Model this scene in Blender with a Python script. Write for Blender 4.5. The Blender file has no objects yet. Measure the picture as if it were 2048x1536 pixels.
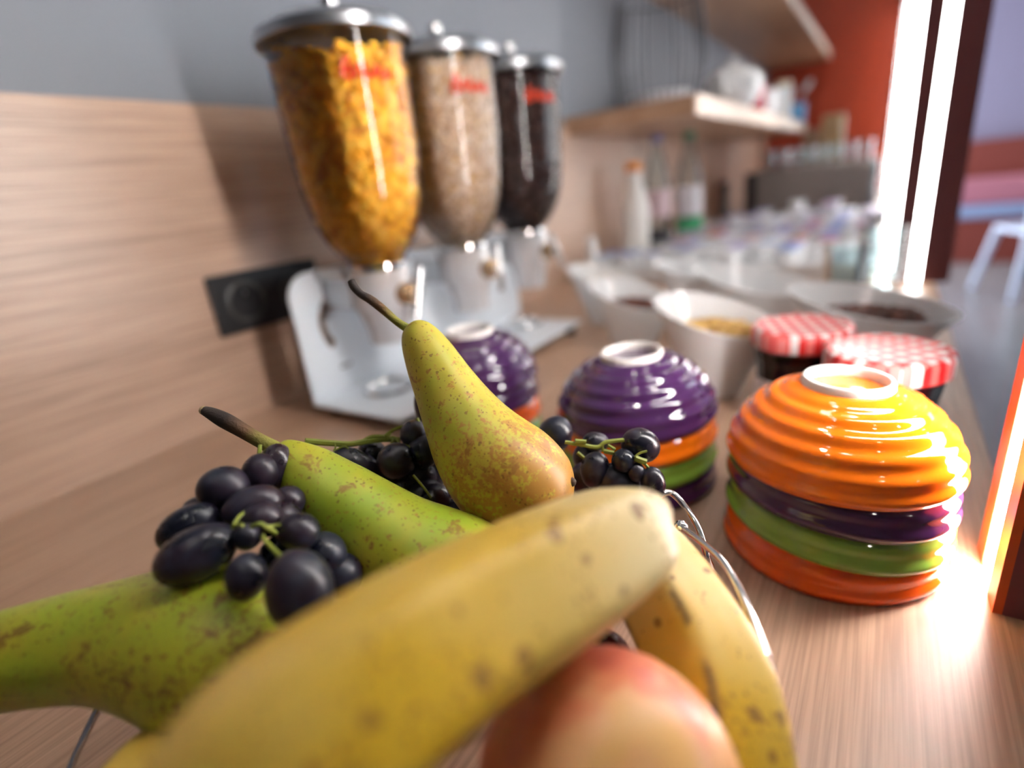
import bpy, math, random
from mathutils import Vector, Matrix, noise
R = random.Random(7)
PI = math.pi
scene = bpy.context.scene
C = scene.collection

# ------------------------------------------------------------------ camera
F = 1070.0
def _n(v): return v.normalized()
_D = _n(Vector((1785-1024, 294-768, F)))
_V = Vector((1370-1024, 3740-768, F)); _V = _n(_V - _D*_V.dot(_D))
_X = -_D.cross(_V)
BAS = Matrix((_X, _D, -_V))               # camera vector (right, down, forward) -> world
CAM = Vector((0, 0, .235))
cd = bpy.data.cameras.new('camera'); cam = bpy.data.objects.new('camera', cd); C.objects.link(cam)
rt = BAS @ Vector((1, 0, 0)); up = BAS @ Vector((0, -1, 0)); bk = BAS @ Vector((0, 0, -1))
m = Matrix((rt, up, bk)).transposed().to_4x4(); m.translation = CAM
cam.matrix_world = m
cd.sensor_width = 36; cd.lens = 36*F/2048; cd.clip_start = .01; cd.clip_end = 100
cd.dof.use_dof = True; cd.dof.focus_distance = .245; cd.dof.aperture_fstop = 2.5; cd.dof.aperture_blades = 0
scene.camera = cam
def ray(px, py): return BAS @ Vector(((px-1024)/F, (py-768)/F, 1))
def P(px, py, d): return CAM + ray(px, py)*d
def atz(px, py, z): r = ray(px, py); return CAM + r*((z-CAM.z)/r.z)
def atx(px, py, x): r = ray(px, py); return CAM + r*(x/r.x)
def aty(px, py, y): r = ray(px, py); return CAM + r*(y/r.y)

# ------------------------------------------------------------------ world, exposure
w = bpy.data.worlds.new('world'); scene.world = w; w.use_nodes = True
bg = w.node_tree.nodes['Background']; bg.inputs[0].default_value = (.80, .90, 1, 1); bg.inputs[1].default_value = 2.4
vs = scene.view_settings
vs.view_transform = 'Standard'; vs.look = 'None'; vs.gamma = 1; vs.use_curve_mapping = False; vs.exposure = 1.0
LED = 44.0; LED_FAR = 18.0; DOWN = 25.0
pl = bpy.data.lights.new('window_portal', 'AREA'); pl.shape = 'RECTANGLE'; pl.size = 4.2; pl.size_y = 1.9; pl.cycles.is_portal = True
po = bpy.data.objects.new('window_portal', pl); C.objects.link(po); po.location = (5.02, 5.2, .6); po.rotation_euler = (PI/2, 0, PI/2)

# ------------------------------------------------------------------ materials
def mat(name, col=(.8, .8, .8), rough=.5, metal=0, **kw):
    M = bpy.data.materials.new(name); M.use_nodes = True
    b = M.node_tree.nodes['Principled BSDF']
    b.inputs['Base Color'].default_value = (*col, 1); b.inputs['Roughness'].default_value = rough; b.inputs['Metallic'].default_value = metal
    for k, v in kw.items(): b.inputs[k.replace('_', ' ')].default_value = v
    return M
class NT:
    def __init__(s, M): s.t = M.node_tree; s.b = s.t.nodes['Principled BSDF']
    def n(s, typ, **kw):
        x = s.t.nodes.new(typ)
        for k, v in kw.items(): setattr(x, k, v)
        return x
    def l(s, a, b): s.t.links.new(a, b)
    def coord(s, scale=(1, 1, 1), which='Object', loc=(0, 0, 0)):
        c = s.n('ShaderNodeTexCoord'); mp = s.n('ShaderNodeMapping'); mp.inputs['Scale'].default_value = scale; mp.inputs['Location'].default_value = loc
        s.l(c.outputs[which], mp.inputs[0]); return mp.outputs[0]
    def noise(s, vec, scale, detail=3, rough=.55, dist=0):
        x = s.n('ShaderNodeTexNoise'); x.inputs['Scale'].default_value = scale; x.inputs['Detail'].default_value = detail
        x.inputs['Roughness'].default_value = rough; x.inputs['Distortion'].default_value = dist
        s.l(vec, x.inputs['Vector']); return x.outputs['Fac']
    def ramp(s, fac, stops):
        x = s.n('ShaderNodeValToRGB'); e = x.color_ramp.elements
        while len(e) < len(stops): e.new(.5)
        for i, (p, c) in enumerate(stops):
            e[i].position = p; e[i].color = (*c, 1) if not isinstance(c, (int, float)) else (c, c, c, 1)
        s.l(fac, x.inputs[0]); return x.outputs[0]
    def mix(s, f, a, b):
        x = s.n('ShaderNodeMix', data_type='RGBA')
        for v, i in ((f, x.inputs[0]), (a, x.inputs[6]), (b, x.inputs[7])):
            if hasattr(v, 'links'): s.l(v, i)
            elif isinstance(v, (int, float)): i.default_value = v
            else: i.default_value = (*v, 1)
        return x.outputs[2]
    def math(s, op, a, b=0, clamp=False):
        x = s.n('ShaderNodeMath', operation=op, use_clamp=clamp)
        for v, i in ((a, x.inputs[0]), (b, x.inputs[1])):
            if hasattr(v, 'links'): s.l(v, i)
            else: i.default_value = v
        return x.outputs[0]
    def attr(s, name): return s.n('ShaderNodeAttribute', attribute_name=name).outputs['Fac']
    def bump(s, h, st=.2, d=.001):
        x = s.n('ShaderNodeBump'); x.inputs['Strength'].default_value = st; x.inputs['Distance'].default_value = d
        s.l(h, x.inputs['Height']); s.l(x.outputs[0], s.b.inputs['Normal'])
    def base(s, c): s.l(c, s.b.inputs['Base Color'])

def wood(name, lo, mid, hi, axis=1, rough=.38, sc=1.0, spec=.75):
    M = mat(name, mid, rough, 0, Specular_IOR_Level=spec); t = NT(M)
    s1 = [14*sc]*3; s1[axis] = .9*sc; s2 = [420*sc]*3; s2[axis] = 9*sc
    v1 = t.coord(s1); v2 = t.coord(s2)
    n1 = t.noise(v1, 1, 4, .6, .6); n2 = t.noise(v2, 1, 2, .6)
    c1 = t.ramp(n1, [(.28, lo), (.5, mid), (.72, hi)])
    f2 = t.ramp(n2, [(.36, 0.0), (.62, 1.0)])
    c2 = t.mix(.30, c1, t.mix(f2, tuple(x*.55 for x in lo), tuple(min(1, x*1.22) for x in hi)))
    t.base(c2); t.bump(n2, .12, .0006); return M
M = {}
M['counter'] = wood('counter_laminate', (.27, .155, .095), (.36, .215, .138), (.45, .285, .19))
M['panel'] = wood('panel_laminate', (.36, .215, .145), (.47, .30, .21), (.56, .375, .27), rough=.40, spec=1.0)
M['panelv'] = wood('panel_vertical', (.36, .205, .125), (.47, .285, .18), (.56, .36, .24), axis=2)
M['shelf'] = wood('shelf_laminate', (.33, .18, .10), (.43, .25, .145), (.52, .32, .20))
M['edge'] = mat('pale_edge', (.78, .62, .50), .4)
M['block'] = wood('pale_wood', (.50, .30, .12), (.62, .40, .17), (.72, .50, .25), axis=2)
M['grey'] = mat('grey_paint', (.205, .222, .262), .5)
M['red'] = mat('red_paint', (.52, .062, .020), .5)
M['lilac'] = mat('lilac_paint', (.26, .23, .33), .7)
M['ceil'] = mat('ceiling_paint', (.52, .51, .50), .8)
M['wallpaint'] = mat('wall_paint', (.36, .34, .35), .8)
M['floor'] = wood('floor_planks', (.19, .18, .18), (.26, .25, .25), (.33, .32, .32), rough=.25, sc=.5)
M['post'] = mat('brown_post', (.17, .048, .050), .45)
M['postorange'] = mat('orange_post', (.62, .10, .02), .42)
def emit(name, col, s):
    E = bpy.data.materials.new(name); E.use_nodes = True; b = E.node_tree.nodes['Principled BSDF']
    b.inputs['Base Color'].default_value = (.9, .9, .9, 1); b.inputs['Emission Color'].default_value = (*col, 1); b.inputs['Emission Strength'].default_value = s; return E
M['led'] = emit('led_light', (1, .965, .93), LED)
M['led2'] = emit('led_light_far', (1, .965, .93), LED_FAR)
M['down'] = emit('downlight', (1, .94, .86), DOWN)
M['chrome'] = mat('chrome', (.80, .80, .80), .12, 1)
M['steel'] = mat('brushed_lid', (.42, .43, .45), .32, 1)
M['white_metal'] = mat('white_enamel', (.72, .77, .83), .35)
M['black'] = mat('black_plastic', (.010, .010, .012), .38)
M['blackg'] = mat('grey_black_plastic', (.045, .043, .042), .3)
M['frost'] = mat('frosted_plastic', (.74, .72, .74), .35, 0, Transmission_Weight=.45, IOR=1.25)
M['brass'] = mat('warm_metal', (.52, .36, .22), .25, 1)
def clear(name, tint=(.97, .97, .98), ior=1.45, refl=1.0):
    K = bpy.data.materials.new(name); K.use_nodes = True; t = K.node_tree; t.nodes.clear()
    o = t.nodes.new('ShaderNodeOutputMaterial'); mx = t.nodes.new('ShaderNodeMixShader'); a = t.nodes.new('ShaderNodeBsdfTransparent'); g = t.nodes.new('ShaderNodeBsdfGlossy'); f = t.nodes.new('ShaderNodeFresnel')
    a.inputs[0].default_value = (*tint, 1); g.inputs['Roughness'].default_value = .07; f.inputs[0].default_value = ior
    t.links.new(f.outputs[0], mx.inputs[0]); t.links.new(a.outputs[0], mx.inputs[1]); t.links.new(g.outputs[0], mx.inputs[2]); t.links.new(mx.outputs[0], o.inputs[0]); return K
M['clear'] = clear('clear_plastic')
M['clearb'] = clear('clear_bottle', (.86, .92, .93))
M['jarglass'] = clear('jar_glass', (.95, .95, .95))
M['white'] = mat('white_ceramic', (.80, .81, .83), .14)
M['milk'] = mat('milk_white', (.82, .80, .77), .3)
M['redtext'] = mat('red_print', (.80, .06, .015), .4)
M['orange_cap'] = mat('orange_cap', (.85, .30, .03), .4)
M['blue_cap'] = mat('blue_cap', (.16, .18, .45), .4)
M['green_cap'] = mat('green_cap', (.03, .22, .12), .4)
M['green_label'] = mat('green_label', (.05, .42, .18), .5)
M['white_label'] = mat('white_label', (.72, .70, .74), .5)
M['pink_label'] = mat('pink_label', (.72, .55, .60), .5)
M['blue_label'] = mat('blue_label', (.10, .34, .66), .4)
M['red_box'] = mat('red_mug', (.40, .005, .03), .3)
M['beige'] = mat('beige_lid', (.70, .55, .38), .4)
M['taupe'] = mat('taupe_metal', (.23, .195, .185), .35, .3)
M['bluegrey'] = mat('blue_grey_trim', (.42, .50, .58), .25, .6)
M['glaze_o'] = mat('orange_glaze', (.90, .175, .006), .07, 0, Coat_Weight=.5, Coat_Roughness=.03)
M['glaze_r'] = mat('deep_orange_glaze', (.78, .10, .006), .07, 0, Coat_Weight=.5, Coat_Roughness=.03)
M['glaze_p'] = mat('purple_glaze', (.055, .016, .075), .06, 0, Coat_Weight=.6, Coat_Roughness=.03)
M['glaze_g'] = mat('green_glaze', (.20, .36, .045), .08, 0, Coat_Weight=.5, Coat_Roughness=.03)
M['foot'] = mat('unglazed_foot', (.82, .78, .74), .4)
M['jam'] = mat('dark_jam', (.035, .006, .010), .12)
M['wirebasket'] = mat('dark_wire', (.10, .095, .105), .4, .5)
M['chairw'] = mat('chair_white', (.55, .63, .80), .4)
M['bench'] = mat('bench_red', (.20, .035, .022), .6)
M['cushion_p'] = mat('cushion_pink', (.45, .16, .20), .8)
M['cushion_b'] = mat('cushion_blue', (.25, .33, .52), .8)
M['dark'] = mat('dark_panel', (.03, .04, .06), .5)
M['mustard'] = mat('mustard_spread', (.62, .36, .10), .35)
M['ink'] = mat('dark_print', (.05, .05, .06), .5)

def gingham():
    K = mat('gingham_lid', (.8, .1, .1), .45); t = NT(K)
    c = t.n('ShaderNodeTexCoord'); sp = t.n('ShaderNodeSeparateXYZ'); t.l(c.outputs['Object'], sp.inputs[0])
    def st(o): return t.math('GREATER_THAN', t.math('SINE', t.math('MULTIPLY', o, 2*PI/.0115)), 0)
    a = st(sp.outputs[0]); b = st(sp.outputs[1]); s = t.math('MULTIPLY', t.math('ADD', a, b), .5)
    t.base(t.ramp(s, [(0.0, (.70, .66, .66)), (.5, (.68, .14, .13)), (1.0, (.58, .010, .012))])); return K
M['gingham'] = gingham()

def pear_mat(name, base, warm, rus, amount):
    K = mat(name, base, .42, 0, Specular_IOR_Level=.45); t = NT(K)
    v = t.coord(); L = t.attr('len')
    big = t.noise(v, 28, 3, .6); fine = t.noise(v, 420, 3, .7); mid = t.noise(v, 150, 4, .7)
    col = t.mix(t.ramp(big, [(.40, 0.0), (.64, 1.0)]), base, warm)
    g = t.math('MULTIPLY', t.math('POWER', L, 2.2), amount)
    f1 = t.math('ADD', t.math('MULTIPLY', fine, .55), t.math('MULTIPLY', mid, .45))
    th = t.math('ADD', f1, t.math('SUBTRACT', g, .02))
    ru = t.ramp(th, [(.55, 0.0), (.62, 1.0)])
    col = t.mix(t.math('MULTIPLY', ru, .85), col, rus)
    wv = t.n('ShaderNodeVectorMath', operation='ADD'); wn_ = t.n('ShaderNodeTexNoise'); wn_.inputs['Scale'].default_value = 500; t.l(v, wn_.inputs['Vector'])
    wm = t.n('ShaderNodeVectorMath', operation='SCALE'); wm.inputs['Scale'].default_value = .0022; t.l(wn_.outputs['Color'], wm.inputs[0]); t.l(v, wv.inputs[0]); t.l(wm.outputs[0], wv.inputs[1])
    d = t.n('ShaderNodeTexVoronoi'); d.inputs['Scale'].default_value = 560; t.l(wv.outputs[0], d.inputs['Vector'])
    sc = t.n('ShaderNodeSeparateColor'); t.l(d.outputs['Color'], sc.inputs[0])
    size = t.math('MULTIPLY', t.math('POWER', sc.outputs[0], 2.0), .42)
    dots = t.math('MULTIPLY', t.math('LESS_THAN', d.outputs['Distance'], size), t.ramp(t.noise(v, 70, 3), [(.36, 0.0), (.52, 1.0)]))
    col = t.mix(t.math('MULTIPLY', dots, .70), col, tuple(x*.42 for x in rus))
    patch = t.ramp(t.noise(v, 62, 4, .7, .5), [(.62, 0.0), (.66, 1.0)])
    col = t.mix(t.math('MULTIPLY', patch, .8), col, tuple(x*.75 for x in rus))
    t.base(col); t.bump(fine, .10, .0006); return K
M['pear1'] = pear_mat('pear_russet', (.38, .36, .025), (.50, .38, .035), (.40, .17, .03), .26)
M['pear2'] = pear_mat('pear_green', (.27, .36, .020), (.40, .38, .025), (.30, .14, .025), .03)
M['pear3'] = pear_mat('pear_mottled', (.33, .40, .022), (.42, .36, .025), (.22, .10, .018), .11)
def stem_mat():
    K = mat('pear_stem', (.1, .06, .03), .7); t = NT(K); L = t.attr('len'); v = t.coord()
    c = t.ramp(L, [(0.0, (.30, .33, .04)), (.30, (.24, .22, .035)), (.52, (.12, .055, .02)), (.75, (.022, .013, .010)), (.95, (.030, .020, .015))])
    t.base(c); t.bump(t.noise(v, 700, 3), .5, .001); return K
M['stem'] = stem_mat()
M['calyx'] = mat('pear_calyx', (.06, .035, .02), .8)
M['stemtip'] = mat('stem_cut', (.45, .33, .18), .8)
def banana_mat():
    K = mat('banana_skin', (.66, .44, .06), .42, 0, Specular_IOR_Level=.4); t = NT(K); v = t.coord()
    L = t.attr('len'); A = t.attr('ang')
    big = t.noise(v, 22, 2)
    c = t.mix(t.ramp(big, [(.38, 0.0), (.62, 1.0)]), (.66, .44, .09), (.66, .40, .02))
    tipf = t.ramp(L, [(.0, 1.0), (.22, .55), (.42, 0.0)])
    c = t.mix(tipf, c, (.72, .60, .34))
    d = t.n('ShaderNodeTexVoronoi'); d.inputs['Scale'].default_value = 115; t.l(v, d.inputs['Vector'])
    sz = t.ramp(t.noise(v, 60, 2), [(.42, 0.0), (.70, .36)])
    sp = t.math('LESS_THAN', d.outputs['Distance'], sz)
    c = t.mix(t.math('MULTIPLY', sp, .72), c, (.20, .085, .02))
    d2 = t.n('ShaderNodeTexVoronoi'); d2.inputs['Scale'].default_value = 420; t.l(t.coord((1, 1, .55)), d2.inputs['Vector'])
    sz2 = t.ramp(t.noise(v, 45, 3), [(.44, 0.0), (.60, .36)])
    c = t.mix(t.math('MULTIPLY', t.math('LESS_THAN', d2.outputs['Distance'], sz2), .6), c, (.26, .12, .02))
    # bruised ridge lines
    rg = t.math('MULTIPLY', t.attr('ridge'), t.ramp(t.noise(v, 70, 3), [(.40, 0.0), (.52, 1.0)]))
    c = t.mix(t.math('MULTIPLY', rg, .8), c, (.07, .035, .03))
    ends = t.ramp(L, [(.0, .9), (.012, 0.0), (.965, 0.0), (1.0, 1.0)])
    c = t.mix(ends, c, (.06, .035, .02))
    t.base(c); return K
M['banana'] = banana_mat()
def peach_mat():
    K = mat('peach_skin', (.8, .4, .12), .38); t = NT(K); v = t.coord()
    n1 = t.noise(v, 26, 3, .55, .4); n2 = t.noise(v, 60, 3)
    c = t.ramp(n1, [(.36, (.78, .42, .10)), (.48, (.82, .40, .16)), (.58, (.72, .17, .06)), (.70, (.55, .06, .03))])
    t.base(t.mix(t.math('MULTIPLY', n2, .30), c, (.85, .52, .36))); return K
M['peach'] = peach_mat()
M['apple'] = mat('red_apple', (.36, .03, .012), .25)
M['plum'] = mat('plum_skin', (.045, .006, .012), .25)
def grape_mat():
    K = mat('grape_skin', (.01, .01, .02), .3, 0, Specular_IOR_Level=.5); t = NT(K); v = t.coord()
    n1 = t.noise(v, 70, 3, .6); n2 = t.noise(v, 260, 4, .7); n3 = t.noise(v, 38, 2)
    c = t.mix(t.ramp(n3, [(.42, 0.0), (.62, 1.0)]), (.0042, .0052, .013), (.018, .0055, .012))
    bl = t.math('MULTIPLY', t.ramp(n1, [(.42, 0.0), (.68, 1.0)]), t.ramp(n2, [(.35, .35), (.65, 1.0)]))
    t.base(t.mix(t.math('MULTIPLY', bl, .55), c, (.036, .045, .080)))
    t.l(t.ramp(n1, [(.35, .22), (.65, .42)]), t.b.inputs['Roughness']); return K
M['grape'] = grape_mat()
M['gstem'] = mat('grape_stem', (.22, .26, .03), .55)
def flake(name, stops, rough=.6):
    K = mat(name, stops[0][1], rough); t = NT(K); t.base(t.ramp(t.attr('rnd'), stops)); return K
M['corn'] = flake('corn_flakes', [(0.0, (.62, .24, .010)), (.15, (.92, .44, .02)), (.5, (.98, .56, .035)), (.8, (.98, .64, .08)), (1.0, (.85, .38, .015))])
M['muesli'] = flake('muesli', [(0.0, (.55, .36, .22)), (.3, (.76, .60, .46)), (.6, (.86, .74, .62)), (.85, (.82, .64, .42)), (.94, (.78, .46, .06)), (1.0, (.26, .13, .06))])
M['choco'] = flake('chocolate_cereal', [(0.0, (.035, .016, .013)), (.6, (.065, .030, .024)), (1.0, (.13, .065, .05))], .4)
M['raisin'] = flake('brown_bits', [(0.0, (.05, .012, .006)), (.6, (.12, .03, .014)), (1.0, (.20, .06, .03))], .4)
M['chips'] = flake('golden_bits', [(0.0, (.45, .24, .05)), (.6, (.62, .38, .10)), (1.0, (.72, .50, .18))], .5)

# ------------------------------------------------------------------ mesh helpers
def link(name, me, material, parent=None):
    o = bpy.data.objects.new(name, me); C.objects.link(o)
    if material is not None: me.materials.append(material)
    if parent is not None: o.parent = parent
    return o
def tag(o, label, cat, group=None, kind=None):
    if label: o['label'] = label
    if cat: o['category'] = cat
    if group: o['group'] = group
    if kind: o['kind'] = kind
    return o
def empty(name, loc, label, cat, group=None):
    o = bpy.data.objects.new(name, None); C.objects.link(o); o.location = loc; o.empty_display_size = .02
    return tag(o, label, cat, group)
class MB:
    def __init__(s): s.v = []; s.f = []; s.at = {}
    def add(s, v, f):
        k = len(s.v); s.v += [Vector(x) for x in v]; s.f += [[i+k for i in q] for q in f]; return s
    def box(s, a, b):
        x0, y0, z0 = a; x1, y1, z1 = b
        return s.add([(x0, y0, z0), (x1, y0, z0), (x1, y1, z0), (x0, y1, z0), (x0, y0, z1), (x1, y0, z1), (x1, y1, z1), (x0, y1, z1)],
                     [(0, 3, 2, 1), (4, 5, 6, 7), (0, 1, 5, 4), (1, 2, 6, 5), (2, 3, 7, 6), (3, 0, 4, 7)])
    def lathe(s, prof, n=48, c=(0, 0, 0), ell=(1, 1), rot=0, slant=0):
        c = Vector(c); v = []; f = []; k = len(prof)
        for (r, z) in prof:
            for j in range(n):
                a = 2*PI*j/n; x = r*math.cos(a)*ell[0]; y = r*math.sin(a)*ell[1]
                v.append(c + Vector((x*math.cos(rot)-y*math.sin(rot), x*math.sin(rot)+y*math.cos(rot), z + slant*z*x)))
        for i in range(k-1):
            for j in range(n):
                a = i*n+j; b = i*n+(j+1) % n; f.append((a, b, b+n, a+n))
        if prof[0][0] > 0: f.append(tuple(range(n-1, -1, -1)))
        if prof[-1][0] > 0: f.append(tuple(range((k-1)*n, k*n)))
        return s.add(v, f)
    def tube(s, pts, rad, n=10, sub=6, cross=None, ridge=None, seg=None):
        pts = [Vector(p) for p in pts]; k = len(pts)
        if isinstance(rad, (int, float)): rad = [rad]*k
        P_, R_ = [], []
        def cr(a, b, c_, d, t): return .5*((2*b)+(c_-a)*t+(2*a-5*b+4*c_-d)*t*t+(3*b-a-3*c_+d)*t**3)
        for i in range(k-1):
            a = pts[max(i-1, 0)]; b = pts[i]; c_ = pts[i+1]; d = pts[min(i+2, k-1)]
            ra, rb, rc, rd = rad[max(i-1, 0)], rad[i], rad[i+1], rad[min(i+2, k-1)]
            for j in range(sub):
                t = j/sub; P_.append(cr(a, b, c_, d, t)); R_.append(max(1e-5, cr(ra, rb, rc, rd, t)))
        P_.append(pts[-1]); R_.append(rad[-1])
        N = len(P_); T = [(P_[min(i+1, N-1)]-P_[max(i-1, 0)]).normalized() for i in range(N)]
        u = Vector((0, 0, 1)); u = (u - T[0]*u.dot(T[0]))
        if u.length < .1: u = Vector((1, 0, 0)) - T[0]*T[0].x
        u.normalize(); L = [0]
        for i in range(1, N): L.append(L[-1]+(P_[i]-P_[i-1]).length)
        v = []; f = []; ln = []; an = []; rg = []
        for i in range(N):
            u = (u - T[i]*u.dot(T[i])).normalized(); b = T[i].cross(u)
            for j in range(n):
                a = 2*PI*j/n; q = cross(a, L[i]/L[-1]) if cross else 1
                v.append(P_[i] + (u*math.cos(a)+b*math.sin(a))*R_[i]*q); ln.append(L[i]/L[-1]); an.append(j/n)
                rg.append(ridge(a, L[i]/L[-1]) if ridge else 0)
        for i in range(N-1):
            for j in range(n):
                a = i*n+j; c_ = i*n+(j+1) % n; f.append((a, c_, c_+n, a+n))
        f.append(tuple(range(n-1, -1, -1))); f.append(tuple(range((N-1)*n, N*n)))
        s.add(v, f)
        for key, arr in (('len', ln), ('ang', an), ('ridge', rg)): s.at.setdefault(key, []).extend(arr)
        return s
    def ball(s, c, r, n=12, m_=8, axes=None):
        c = Vector(c); prof = [(max(1e-6, math.sin(PI*i/m_)), -math.cos(PI*i/m_)) for i in range(m_+1)]
        v = []; k = m_+1
        ax = axes or (Vector((r, 0, 0)), Vector((0, r, 0)), Vector((0, 0, r)))
        for (q, z) in prof:
            for j in range(n): v.append(c + ax[0]*q*math.cos(2*PI*j/n) + ax[1]*q*math.sin(2*PI*j/n) + ax[2]*z)
        f = [(i*n+j, i*n+(j+1) % n, (i+1)*n+(j+1) % n, (i+1)*n+j) for i in range(m_) for j in range(n)]
        return s.add(v, f)
    def build(s, name, material, parent=None, smooth=True, origin=None):
        off = Vector(origin) if origin is not None else Vector((0, 0, 0))
        me = bpy.data.meshes.new(name); me.from_pydata([tuple(p-off) for p in s.v], [], s.f); me.update()
        for key, arr in s.at.items():
            if len(arr) == len(s.v):
                a = me.attributes.new(key, 'FLOAT', 'POINT'); a.data.foreach_set('value', arr)
        if smooth:
            me.polygons.foreach_set('use_smooth', [True]*len(me.polygons))
            try: me.set_sharp_from_angle(angle=math.radians(42))
            except Exception: pass
        o = link(name, me, material, parent)
        if origin is not None and parent is None: o.location = off
        return o
def bevel(o, wd=.002, seg=2):
    b = o.modifiers.new('bevel', 'BEVEL'); b.width = wd; b.segments = seg; b.limit_method = 'ANGLE'; return o
def struct(name, material, a, b): return tag(MB().box(a, b).build(name, material, smooth=False), None, None, kind='structure')
def copy_tree(o, parent=None):
    c = o.copy(); C.objects.link(c); c.parent = parent
    for ch in list(o.children): copy_tree(ch, c)
    return c
def child(o, mb, name, material, smooth=True): return mb.build(name, material, o, smooth)   # built in the parent's local space

# ------------------------------------------------------------------ the room
WX, YE, ZF, ZC = -.67, 3.98, -.92, 1.75
struct('floor', M['floor'], (-.8, -2.6, ZF-.1), (5.2, 7.7, ZF))
struct('ceiling', M['ceil'], (-.8, -2.6, ZC), (5.2, 7.7, ZC+.1))
struct('wall_back', M['grey'], (WX-.13, -2.6, ZF), (WX, YE, ZC))
struct('wall_end', M['red'], (WX-.13, YE, ZF), (.12, YE+.1, ZC))
struct('wall_far', M['lilac'], (.0, 7.5, ZF), (5.2, 7.6, ZC))
struct('wall_near', M['wallpaint'], (WX, -2.6, ZF), (5.2, -2.5, ZC))
WY0, WY1 = 3.1, 7.3
wr = MB().box((5.0, -2.5, ZF), (5.1, 7.5, -.32)).box((5.0, -2.5, 1.5), (5.1, 7.5, ZC)).box((5.0, -2.5, -.32), (5.1, WY0, 1.5)).box((5.0, WY1, -.32), (5.1, 7.5, 1.5))
tag(wr.build('wall_right', M['wallpaint'], smooth=False), None, None, kind='structure')
wn = tag(MB().box((5.0, WY0, -.32), (5.1, WY1, -.27)).box((5.0, WY0, 1.45), (5.1, WY1, 1.5)).build('window_1', M['white'], smooth=False), None, None, kind='structure')
for i in range(5):
    y = WY0 + (WY1-WY0-.05)*i/4
    MB().box((5.0, y, -.27), (5.1, y+.05, 1.45)).build('window_mullion', M['white'], wn, False)
# wood back panel with thin joints: separate boards of laminate fixed to the wall
bp = struct('trim_1', M['panel'], (WX, -2.5, 0), (WX+.004, YE, .01))
ys = [-2.5, -.9, 1.90, 3.10, YE]
for a, b in zip(ys[:-1], ys[1:]):
    MB().box((WX, a+.0006, .0), (WX+.012, b-.0006, .366)).build('panel', M['panel'], bp, False)
# worktop and its base
XF = .088
ct = MB().box((WX, -2.4, -.038), (XF, YE, 0)).build('worktop', M['counter'], smooth=False); bevel(ct, .0015)
tag(ct, 'long oak laminate buffet worktop along the panelled wall', 'worktop')
cb = MB().box((WX+.01, -2.4, ZF), (.03, YE-.01, -.038)).build('base_cabinet', M['panelv'], smooth=False)
tag(cb, 'oak laminate base cabinet carrying the buffet worktop', 'cabinet')

# posts with LED strips
def post(x0, x1, y0, y1, led, label, face):
    r = empty('light_post', ((x0+x1)/2, y0, 0), label, 'post', 'upright posts with light strips')
    o = r.location
    def bx(a, b, name, m_): return MB().box(Vector(a)-o, Vector(b)-o).build(name, m_, r, False)
    zt = ZC; zl = .92
    if face == 'x':     # strip let into the side that faces the worktop
        a, b = led
        bx((x0+.004, y0, 0), (x1, y1, zt), 'post_core', M['post'])
        bx((x0, y0, 0), (x0+.004, a, zt), 'post_edge', M['postorange']); bx((x0, b, 0), (x0+.004, y1, zt), 'post_edge', M['postorange'])
        bx((x0+.001, a, .002), (x0+.004, b, zl), 'light_strip', M['led'])
    else:
        a, b = led
        bx((x0, y0+.004, 0), (x1, y1, zt), 'post_core', M['post'])
        bx((x0, y0, 0), (a, y0+.004, zt), 'post_edge', M['post']); bx((b, y0, 0), (x1, y0+.004, zt), 'post_edge', M['post'])
        bx((a, y0+.001, .002), (b, y0+.004, zl), 'light_strip', M['led2'])
        bx((x0-.001, y0+.020, .002), (x0+.001, y0+(.043 if y0 < 3 else .0265), zl), 'light_strip', M['led2'])
    return r
post(.068, .125, .313, .374, (.331, .354), 'orange brown post with glowing strip, beside the orange bowl stack', 'x')
post(.022, .106, 1.208, 1.27, (.049, .064), 'dark brown post with narrow glowing strip, beyond the checked jam jars', 'y')
post(.012, .085, 2.10, 2.16, (.024, .054), 'post with broad white light strip, beside the grey machine', 'y')
post(-.018, .037, 3.86, 3.92, (-.006, .024), 'last glowing post, standing in front of the red wall', 'y')

# ------------------------------------------------------------------ shelves
def board(name, x1, y0, y1, z0, z1, label):
    r = empty(name, (WX, y0, z0), label, 'shelf')
    b = MB().box((0, 0, 0), (x1-WX-.006, y1-y0, z1-z0)).build('board', M['shelf'], r, False)
    MB().box((x1-WX-.006, 0, 0), (x1-WX, y1-y0, z1-z0)).build('edge_strip', M['edge'], r, False)
    return r
board('wall_shelf', -.352, 1.28, 3.12, .346, .386, 'short oak shelf with pale front edge carrying mugs and a wire basket')
board('wall_shelf', -.345, 1.45, 3.97, .745, .785, 'long oak shelf high on the wall reaching the red wall')

# ------------------------------------------------------------------ wall socket
so = empty('wall_socket', (WX+.012, .402, .143), 'black double wall socket on the oak back panel', 'socket')
b = MB().box((0, -.077, -.0365), (.008, .077, .0365)).build('face_plate', M['black'], so, False); bevel(b, .003, 3)
for y in (-.036, .038):
    mb = MB(); k = 32
    rr = [(.026, .0085), (.0235, .0095), (.021, .0090), (.0195, .003), (.0001, .003)]
    v = []; f = []
    for (r_, x_) in rr:
        for j in range(k): v.append((x_, y+r_*math.cos(2*PI*j/k), r_*math.sin(2*PI*j/k)))
    for i in range(len(rr)-1):
        for j in range(k): f.append((i*k+j, i*k+(j+1) % k, (i+1)*k+(j+1) % k, (i+1)*k+j))
    mb.add(v, f); rim = mb.build('socket_insert', M['blackg'], so)
    for dy in (-.0095, .0095): MB().ball((.0035, y+dy, 0), .0024, 8, 6).build('contact_hole', M['black'], rim)
    MB().tube([(.003, y, .010), (.009, y, .010)], .0022, 8, 2).build('earth_pin', M['chrome'], rim)

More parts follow.
